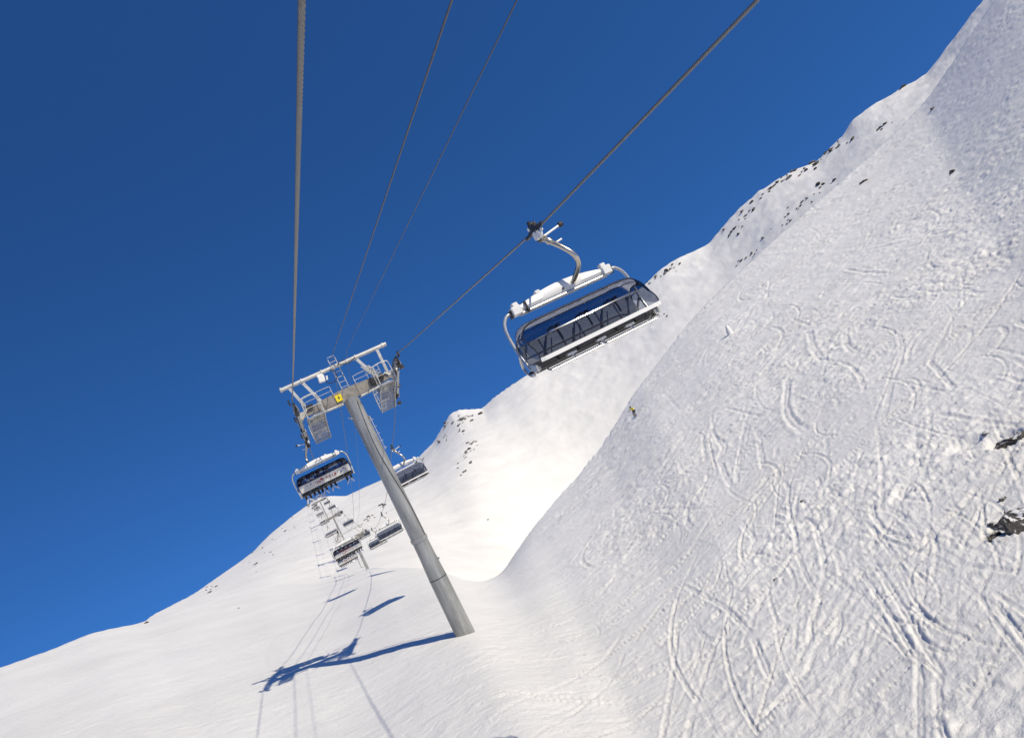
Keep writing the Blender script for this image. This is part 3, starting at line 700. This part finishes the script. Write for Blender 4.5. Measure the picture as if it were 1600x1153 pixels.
    mb = MB(); pts = [Vector(vs[i*m]) for i in range(0, NX)]
    for a, b in zip(pts[:-1], pts[1:]): mb.bar(a+Vector((0, -.02, 0)), b+Vector((0, -.02, 0)), .05, .085)
    mb.build('bubble_rim', M['white'], root, smooth=False)
    # seats
    for k in range(6):
        x = -1.25+.5*k
        mb = MB(); mb.box((x, -.20, -2.74), (.47, .50, .09), Matrix.Rotation(R(8), 3, 'X'), bev=.035); mb.build('seat', M['seat'], root)
        mb = MB(); mb.box((x, .15, -2.42), (.495, .10, .50), Matrix.Rotation(R(-14), 3, 'X'), bev=.04); b_ = mb.build('backrest', M['backpad'], root)
    mb = MB(); mb.box((0, .245, -2.44), (2.96, .035, .42), Matrix.Rotation(R(-14), 3, 'X'), bev=.015); bk = mb.build('back_shell', M['back'], root)
    r_ = random.Random(5)
    for nm, mt, xs in (('red_print', 'red_mark', [.15, .22, .33, -.1, -.28, -.45, -.6, .46, .58]), ('blue_print', 'blue_mark', [1.05, .95, .84, -.95, -1.12, -1.2])):
        mb = MB()
        for x in xs:
            zz = -2.42+r_.uniform(-.06, .06); mb.box((x, .295+(-2.43-zz)*-.25*-1, zz), (r_.uniform(.04, .09), .008, r_.uniform(.05, .13)), Matrix.Rotation(R(-14), 3, 'X'))
        mb.build(nm, M[mt], bk, smooth=False)
    # frame rails under the seat and restraint bars with foot rests
    mb = MB(); mb.tube([(-1.56, -.40, -2.83), (1.56, -.40, -2.83)], .035, 10); mb.tube([(-1.56, .10, -2.80), (1.56, .10, -2.80)], .035, 10)
    for x in (-1.3, -.5, .5, 1.3): mb.bar((x, -.42, -2.81), (x, .12, -2.78), .05, .06)
    mb.build('seat_frame', M['dark'], root)
    for x in (-.75, 0, .75):
        mb = MB(); mb.tube(spline([(x, .08, -2.12), (x, -.25, -2.10), (x, -.42, -2.16), (x, -.52, -2.30), (x, -.54, -2.46)], 5), .024, 8); mb.box((x+.05, -.45, -2.12), (.03, .22, .05)); mb.build('bar_arm', M['dark'], root)
        mb = MB(); mb.tube([(x, -.62, -2.80), (x+.03, -.66, -2.93)], .022, 8); mb.bar((x-.16, -.70, -2.80), (x+.10, -.62, -2.80), .07, .05); mb.build('foot_post', M['silver'], root)
    for a, b in ((-1.42, -.84), (-.66, -.09), (.09, .66), (.84, 1.42)):
        mb = MB(); mb.tube(spline([(a, .05, -2.20), (a+.02, -.35, -2.20), (a+.10, -.42, -2.20), (b-.10, -.42, -2.20), (b-.02, -.35, -2.20), (b, .05, -2.20)], 4), .015, 8); mb.build('restraint_bar', M['silver'], root)
    mb = MB(); 
    for a, b in ((-1.35, -.05), (.05, 1.35)):
        mb.tube([(a, -.70, -2.93), (b, -.70, -2.93)], .024, 8); mb.tube([(a, -.56, -2.90), (b, -.56, -2.90)], .018, 8)
        for x in (a, b): mb.tube([(x, -.70, -2.93), (x, -.56, -2.90), (x, -.45, -2.83)], .018, 6)
    mb.build('foot_rest', M['silver'], root)
    return root
proto = make_chair()

# ------------------------------------------------------------------ people
def skinned(name, joints, edges, material, parent, sub=1, rootv=0):
    me = bpy.data.meshes.new(name); me.from_pydata([j[:3] for j in joints], edges, [])
    o = bpy.data.objects.new(name, me); COL.objects.link(o)
    sk = o.modifiers.new('s', 'SKIN'); sk.use_smooth_shade = True
    for v, j in zip(me.skin_vertices[0].data, joints): v.radius = (j[3], j[4] if len(j) > 4 else j[3]); v.use_root = False
    me.skin_vertices[0].data[rootv].use_root = True
    ss = o.modifiers.new('u', 'SUBSURF'); ss.levels = sub; ss.render_levels = sub
    dg = bpy.context.evaluated_depsgraph_get(); dg.update(); ev = o.evaluated_get(dg)
    nm = bpy.data.meshes.new_from_object(ev); nm.materials.clear(); nm.materials.append(material); nm.shade_smooth()
    bpy.data.objects.remove(o); o2 = bpy.data.objects.new(name, nm); COL.objects.link(o2); o2.parent = parent; return o2
def person(pose, jacket, trousers, ski, label, group=None):
    """origin: seat point (sitting) or feet (skiing); faces -y"""
    root = empty('person')
    if pose == 'sit':
        P = dict(pelvis=(0, 0, .10), belly=(0, .02, .26), chest=(0, .03, .44), neck=(0, .01, .58), head=(0, -.02, .70), top=(0, -.02, .80),
                 shL=(-.18, .03, .51), elL=(-.24, -.08, .28), wrL=(-.14, -.30, .26), shR=(.18, .03, .51), elR=(.24, -.08, .28), wrR=(.14, -.30, .26),
                 hiL=(-.09, -.03, .07), knL=(-.12, -.44, .10), anL=(-.13, -.50, -.42), toL=(-.14, -.70, -.49), hiR=(.09, -.03, .07), knR=(.12, -.44, .10), anR=(.13, -.50, -.42), toR=(.14, -.70, -.49))
    else:
        P = dict(pelvis=(0, .10, .80), belly=(0, .05, .94), chest=(0, -.06, 1.14), neck=(0, -.14, 1.30), head=(0, -.20, 1.42), top=(0, -.22, 1.54),
                 shL=(-.19, -.08, 1.24), elL=(-.36, -.14, 1.04), wrL=(-.36, -.38, .98), shR=(.19, -.08, 1.24), elR=(.36, -.14, 1.04), wrR=(.36, -.38, .98),
                 hiL=(-.10, .08, .76), knL=(-.15, -.16, .46), anL=(-.15, .02, .12), toL=(-.15, -.20, .06), hiR=(.10, .08, .76), knR=(.15, -.16, .46), anR=(.15, .02, .12), toR=(.15, -.20, .06))
    def chain(names, rad): return names, rad
    J = ['pelvis', 'belly', 'chest', 'neck', 'head', 'top', 'shL', 'elL', 'wrL', 'shR', 'elR', 'wrR', 'hiL', 'knL', 'anL', 'toL', 'hiR', 'knR', 'anR', 'toR']
    rad = dict(pelvis=.13, belly=.12, chest=.14, neck=.055, head=.095, top=.06, shL=.06, shR=.06, elL=.042, elR=.042, wrL=.03, wrR=.03, hiL=.085, hiR=.085, knL=.055, knR=.055, anL=.04, anR=.04, toL=.035, toR=.035)
    E = [('pelvis', 'belly'), ('belly', 'chest'), ('chest', 'neck'), ('neck', 'head'), ('head', 'top'), ('chest', 'shL'), ('shL', 'elL'), ('elL', 'wrL'), ('chest', 'shR'), ('shR', 'elR'), ('elR', 'wrR'),
         ('pelvis', 'hiL'), ('hiL', 'knL'), ('knL', 'anL'), ('anL', 'toL'), ('pelvis', 'hiR'), ('hiR', 'knR'), ('knR', 'anR'), ('anR', 'toR')]
    js = [(*P[k], rad[k]) for k in J]; ix = {k: i for i, k in enumerate(J)}; es = [(ix[a], ix[b]) for a, b in E]
    for s in 'LR':                                  # gloved-size hands: palm and five fingers
        w = np.array(P['wr'+s]); sg = -1 if s == 'L' else 1
        pi = len(js); js.append((*(w+np.array((0, -.07, -.01))), .035)); es.append((ix['wr'+s], pi))
        for q, dx in enumerate((-.03, -.01, .01, .03)):
            a = len(js); js.append((*(w+np.array((dx, -.13, -.02))), .011)); js.append((*(w+np.array((dx, -.15+.005*q, -.06))), .010)); es += [(pi, a), (a, a+1)]
        a = len(js); js.append((*(w+np.array((-sg*.05, -.08, -.02))), .012)); js.append((*(w+np.array((-sg*.06, -.11, -.03))), .010)); es += [(pi, a), (a, a+1)]
    skinned('body', js, es, M['skin'], root)
    def sub(names, k, extra=.0):
        jj = [(*P[n], rad[n]*k+extra) for n in names]; ii_ = {n: i for i, n in enumerate(names)}
        return jj, [(ii_[a], ii_[b]) for a, b in E if a in ii_ and b in ii_]
    jj, ee = sub(['pelvis', 'belly', 'chest', 'neck', 'shL', 'elL', 'wrL', 'shR', 'elR', 'wrR'], 1.12, .02); skinned('jacket', jj, ee, M[jacket], root)
    jj, ee = sub(['pelvis', 'hiL', 'knL', 'anL', 'hiR', 'knR', 'anR'], 1.1, .018); skinned('trousers', jj, ee, M[trousers], root)
    for s in 'LR':
        a, t = np.array(P['an'+s]), np.array(P['to'+s]); skinned('boot', [(*(a+(0, .0, .10)), .07), (*(a+(0, .03, -.02)), .065), (*(t+(0, 0, .0)), .05)], [(0, 1), (1, 2)], M['helmet'], root)
        d = (t-a); d[0] = 0
        if pose == 'sit': d = np.array((0, -1, -.18)); ct = (a+t)/2+np.array((0, 0, -.075)); tw = {'L': -.12, 'R': .1}[s]; d[0] = tw
        else: d = np.array((0, -1, 0)); ct = np.array((a[0], -.05, .015))
        d = d/np.linalg.norm(d); mb = MB(); pts = [ct-d*.78, ct, ct+d*.72, ct+d*.86+np.array((0, 0, .07))]
        for p, q in zip(pts[:-1], pts[1:]): mb.bar(p, q, .09, .022)
        mb.build('ski', M[ski], root, smooth=False)
    h = np.array(P['head']); mb = MB(); n = 12; vs = []; fs = []
    for i in range(7):
        th = math.pi*.62*i/6
        for k in range(n): a = 2*math.pi*k/n; vs.append((h[0]+.125*math.sin(th)*math.cos(a), h[1]+.02+.14*math.sin(th)*math.sin(a), h[2]+.02+.13*math.cos(th)))
    for i in range(6):
        for k in range(n): fs.append((i*n+k, (i+1)*n+k, (i+1)*n+(k+1) % n, i*n+(k+1) % n))
    mb.add(vs, fs); mb.build('helmet', M['helmet'], root)
    mb = MB(); mb.box((h[0], h[1]-.115, h[2]+.02), (.17, .04, .07), bev=.02); mb.build('goggles', M['dark'], root)
    # nose and mouth are tiny: a small nose keeps the face readable
    mb = MB(); mb.tube([(h[0], h[1]-.095, h[2]-.0), (h[0], h[1]-.12, h[2]-.035)], [.01, .016], 6); mb.build('nose', M['skin'], root)
    for s in 'LR':
        w = np.array(P['wr'+s]); skinned('glove', [(*(w+(0, .03, 0)), .045), (*(w+(0, -.07, -.01)), .045), (*(w+(0, -.13, -.02)), .03)], [(0, 1), (1, 2)], M['black'], root)
    if pose != 'sit':
        for s in 'LR':
            w = np.array(P['wr'+s]); mb = MB(); mb.tube([w+np.array((0, -.09, .1)), w+np.array((0, .05, -.2)), w+np.array((0, .45, -.85))], .010, 6); mb.build('ski_pole', M['dark'], root)
    return root

SITS = {
    'dk': person('sit', 'jacket_b', 'trousers', 'ski_b', ''), 'rd': person('sit', 'jacket_r', 'trousers', 'ski_w', ''),
    'pl': person('sit', 'jacket_w', 'trousers', 'ski_b', ''), 'br': person('sit', 'jacket_b', 'trousers_br', 'ski_w', '')}
used = set()
def seat_person(key, chair_xyz, flip, slot, label, grp):
    p = SITS[key] if key not in used else copy_tree(SITS[key]); used.add(key)
    x = (-1.25+.5*slot)*(-1 if flip else 1); y = -.10*(-1 if flip else 1)
    p.location = (chair_xyz[0]+x, chair_xyz[1]+y, chair_xyz[2]-2.66); p.rotation_euler.z = math.pi if flip else 0
    p.rotation_euler.z += random.uniform(-.08, .08)
    tag(p, label, 'person', grp)

# ------------------------------------------------------------------ chairs along both ropes
ORD = ['first', 'second', 'third', 'fourth', 'fifth', 'sixth', 'seventh', 'eighth', 'ninth', 'tenth', 'eleventh', 'twelfth', 'thirteenth', 'fourteenth', 'fifteenth', 'sixteenth']
DL = ['large empty white framed chair with closed tinted bubble, hanging at the right over the slope',
      'empty chair with dark bubble half hidden behind the grey steel mast', 'dark closed chair hanging right of the crowded chairs, seen against snow', 'dark closed chair just below and left of the rightmost one in the dip']
AL = ['chair of skiers with white seat back, hanging below the left end of the near mast', 'crowded chair at the front of the cluster in the dip, red print on its back', 'chair with dangling legs just below the crowded front chair in the dip']
AL[1] = 'crowded chair at the front of the cluster in the dip, red jackets inside'
first = True
def put(x, y, rot, label, grp):
    global first
    c = proto if first else copy_tree(proto); first = False
    z = rz(y)-(float(sagD(y)) if x == XD else 0); c.location = (x, y, z); c.rotation_euler.z = rot
    return tag(c, label, 'lift chair', grp), (x, y, z)
yD = [14.9, 54.7, 92.3, 126.2] + [166+52*k for k in range(7)]
for k, y in enumerate(yD):
    put(XD, y, 0, DL[k] if k < 4 else 'far chair on right rope, %s beyond the second mast' % ORD[k-4], 'lift chairs')
yA = [43.2, 84, 122] + [160+52*k for k in range(7)]
WHO = {0: ['br', 'pl', 'dk', 'dk', None, 'dk'], 1: ['dk', 'rd', 'rd', 'rd', 'dk', 'dk'], 2: ['dk', 'dk', 'br', 'dk', None, 'pl']}
HOW = {'br': 'brown trousers', 'pl': 'pale jacket', 'dk': 'dark blue jacket', 'rd': 'red jacket'}
SE = ['far left', 'second from left', 'third from left', 'third from right', 'second from right', 'far right']
WH = ['the chair under the near mast', 'the crowded chair', 'the chair below the crowded one']
for k, y in enumerate(yA):
    c, pos = put(XA, y, math.pi, AL[k] if k < 3 else 'far chair on the left rope, %s beyond the second mast' % ORD[k-3], 'lift chairs')
    if k in WHO:
        for i, w in enumerate(WHO[k]):
            if w: seat_person(w, pos, True, 5-i, 'skier in %s, %s on %s' % (HOW[w], SE[i], WH[k]), 'skiers riding the lift')

# the lone skier on the near hill
sk = person('ski', 'jacket_y', 'trousers', 'ski_b', '')
c = hit(994, 651); sk.location = (c[0], c[1], gz(*c)+.02); sk.rotation_euler = (0, 0, R(-70))
sk.scale = (1.1,)*3; tag(sk, 'skier in yellow jacket and black trousers skiing down the edge of the near slope', 'person')
# marker mound on the slope, with snow cap
c = hit(1142, 523)
mb = MB(); mb.tube([(0, 0, -.5), (0, 0, .5), (.03, 0, 1.2), (.02, 0, 1.45)], [.55, .45, .28, .12], 12); o = mb.build('snow_lump', M['white'], None, loc=(c[0], c[1], gz(*c))); tag(o, 'white snow lump standing on the upper near slope with a long shadow', 'snow lump')

# ------------------------------------------------------------------ rocks
def rock_mesh(seed):
    r = random.Random(seed); import bmesh
    bm = bmesh.new(); bmesh.ops.create_icosphere(bm, subdivisions=3, radius=1)
    pl = [(Vector((r.gauss(0, 1), r.gauss(0, 1), r.gauss(0, 1))).normalized(), r.uniform(.45, .85)) for _ in range(12)]
    for v in bm.verts:
        for nrm, d in pl:
            q = v.co.dot(nrm)
            if q > d: v.co -= nrm*(q-d)
        n = vnoise(np.array([v.co.x*3+seed*7]), np.array([v.co.y*3+v.co.z*4.1]))[0]
        v.co *= 1+.45*n
    me = bpy.data.meshes.new('rock'); bm.to_mesh(me); bm.free(); me.materials.append(M['rock'])
    return me
RM = [rock_mesh(i+1) for i in range(9)]
nrock = 0
def rock_px(px, py, size, label, grp, asp=None, mt=None):
    """size: width in metres"""
    global nrock
    c = hit(px, py); o = bpy.data.objects.new('rock', random.choice(RM)); COL.objects.link(o)
    s = size/2; o.scale = (s*random.uniform(.8, 1.3), s*random.uniform(.7, 1.2), s*random.uniform(.35, .6)); o.rotation_euler = (random.uniform(-.3, .3), random.uniform(-.3, .3), random.uniform(0, 6.28))
    o.location = (c[0], c[1], gz(*c)+s*.12); tag(o, label, 'rock', grp); nrock += 1
def seg(a, b, n, spread, smin, smax, label, grp):
    for _ in range(n):
        t = random.random(); px = a[0]+(b[0]-a[0])*t+random.gauss(0, spread); py = a[1]+(b[1]-a[1])*t+abs(random.gauss(0, spread))*.9
        c = hit(px, py); d = math.hypot(*c); s = random.uniform(smin, smax)*random.choice((.7, .9, 1.2, 1.7))*d/F
        rock_px(px, py, s, label, grp)
G = 'rocks poking through the snow'
La = 'small dark rock on the rocky knob at the skyline right of the near mast'
seg((696,662), (750,640), 20, 6, 3.5, 8, La, G); seg((720,655), (716,672), 8, 5, 3.5, 8, La, G)
seg((684,690), (702,672), 8, 4, 3, 6, 'small dark rock on the skyline edge left of the rocky knob', G)
seg((738,688), (722,735), 22, 6, 3, 6, 'small dark rock in the scatter below the rocky knob', G)
seg((662,712), (650,722), 3, 3, 4, 7, 'small dark rock on the skyline beside the far end of the half hidden chair', G)
seg((600,785), (572,815), 12, 3, 3, 7, 'small dark rock in a line above the hanging chairs in the dip', G)
seg((480,788), (492,792), 6, 2, 3, 7, 'small dark rock on the skyline left of the far chairs', G)
seg((470,800), (395,885), 22, 12, 2, 4, 'tiny dark rock scattered on the far left slope', G)
seg((320,922), (338,912), 9, 3, 2, 5, 'tiny dark rock in a knot near the left skyline', G)
Lb = 'dark rock on the ridge shoulder just right of the large chair'
seg((1004,446), (1062,408), 24, 4, 3, 6, Lb, G); seg((1025,490), (1043,492), 6, 3, 4, 7, 'small dark rock beside the foot rest end of the large chair', G)
Lc = 'small dark rock in the band along the right hand skyline ridge'
seg((1332,212), (1225,280), 40, 7, 3, 7, Lc, G); seg((1225,275), (1180,315), 14, 4, 3, 6, Lc, G); seg((1300,272), (1190,375), 26, 7, 3, 7, Lc, G)
seg((1178,318), (1135,372), 18, 6, 3, 7, Lc, G); seg((1185,388), (1145,415), 12, 4, 3, 6, 'small dark rock low on the right hand ridge near the smooth gully', G); seg((1395,190), (1370,205), 7, 3, 3, 5, 'small dark rock on the ridge above the band', G)
seg((1420,132), (1400,143), 5, 2, 4, 7, 'dark rock on the skyline high on the right ridge', G)
for (px, py, s, l) in ((1350,285,11,'dark rock alone on the upper slope below the rocky band'), (1490,271,13,'dark flat rock highest right on the open slope'), (1458,171,9,'dark rock high up between the two right ridges'), (691,946,6,'small brown rock left of the mast foot'),
                       (373,950,4,'tiny dark rock alone on the smooth snow at the left'), (229,973,6,'dark rock on the left skyline notch'), (762,812,4,'tiny rock on the smooth bowl right of the mast'), (1255,788,7,'dark rock at the top of the footprint trail'), (1102,482,4,'small dark stone at the rim of the near slope'),
                       (1212,907,8,'dark stone in the lower middle of the churned slope'), (1225,906,5,'smaller dark stone right of its neighbour on the churned slope'), (1575,686,36,'brown bare rock in the upper snow hollow at the right edge'), (1594,679,34,'bare rock right of the brown one in the upper snow hollow'), (1553,698,28,'dark rock left of the brown one in the upper snow hollow'), (1540,683,11,'smallest dark rock, left end of the upper snow hollow'), (1585,800,62,'large dark grey rock at the lower right snow hollow'), (1597,828,50,'dark rock on the frame edge below the large grey one'), (1552,818,20,'dark rock beside the grass clump, left of the large grey one'), (1568,784,14,'small dark rock on top of the large grey one')):
    d = math.hypot(*hit(px, py)); rock_px(px, py, s*d/F, l, G)
# brown grass clump by the shaded hollow
def tuft(px, py, w, label):
    c = hit(px, py); root = empty('grass_clump', (c[0], c[1], gz(*c))); mb = MB(); r = random.Random(4)
    for k in range(260):
        a = r.uniform(0, 6.28); d = r.random()**.7*w/2; p = Vector((d*math.cos(a), d*math.sin(a)*.6, -.05)); q = p+Vector((r.gauss(0, .10), r.gauss(0, .10), r.uniform(.06, .22)))
        s = .012; mb.add([p+Vector((-s, 0, 0)), p+Vector((s, 0, 0)), q+Vector((0, 0, 0)), p+Vector((0, s, 0))], [(0, 1, 2), (1, 3, 2), (3, 0, 2)])
    mb.build('grass_blades', M['turf'], root, smooth=False)
    so = bpy.data.objects.new('soil', RM[2]); COL.objects.link(so); so.parent = root; so.scale = (w*.45, w*.2, .10)
    tag(root, label, 'grass clump')
tuft(1558, 838, .55, 'brown dry grass clump at the lower rim of the shaded snow hollow')
print('rocks', nrock)

# ------------------------------------------------------------------ light and sky
SKT = (.43, .93, 1.36)
w = bpy.data.worlds.new('World'); SC.world = w; w.use_nodes = True; nt = w.node_tree; bg = nt.nodes['Background']
sky = nt.nodes.new('ShaderNodeTexSky'); sky.sky_type = 'NISHITA'; sky.sun_disc = False; sky.sun_elevation = R(SUN_EL); sky.sun_rotation = R(SUN_AZ)
sky.altitude = 3000; sky.air_density = 1.0; sky.dust_density = 0.0; sky.ozone_density = 6.0
tcw = nt.nodes.new('ShaderNodeTexCoord'); mpw = nt.nodes.new('ShaderNodeMapping'); mpw.inputs['Scale'].default_value = (1, 1, .9); mpw.inputs['Location'].default_value = (0, 0, .37)
nt.links.new(tcw.outputs['Generated'], mpw.inputs['Vector']); nt.links.new(mpw.outputs['Vector'], sky.inputs['Vector'])
tint = nt.nodes.new('ShaderNodeMix'); tint.data_type = 'RGBA'; tint.blend_type = 'MULTIPLY'; tint.inputs['Factor'].default_value = 1; tint.inputs['B'].default_value = (SKT[0], SKT[1], SKT[2], 1)
nt.links.new(sky.outputs[0], tint.inputs['A']); nt.links.new(tint.outputs['Result'], bg.inputs['Color']); bg.inputs['Strength'].default_value = .099
ld = bpy.data.lights.new('sun', 'SUN'); ld.energy = 3.9; ld.angle = R(.53); ld.color = (1, .912, .735); lo = bpy.data.objects.new('sun', ld); COL.objects.link(lo)
lo.rotation_euler = Vector(-SUNV).to_track_quat('-Z', 'Y').to_euler()
SC.view_settings.view_transform = 'Standard'; SC.view_settings.look = 'None'; SC.view_settings.exposure = .1; SC.view_settings.gamma = 1
SC.render.film_transparent = False
SC.cycles.max_bounces = 6; SC.cycles.diffuse_bounces = 3; SC.cycles.transparent_max_bounces = 12
print('mast base', [o.location[:] for o in (m1, m2)])
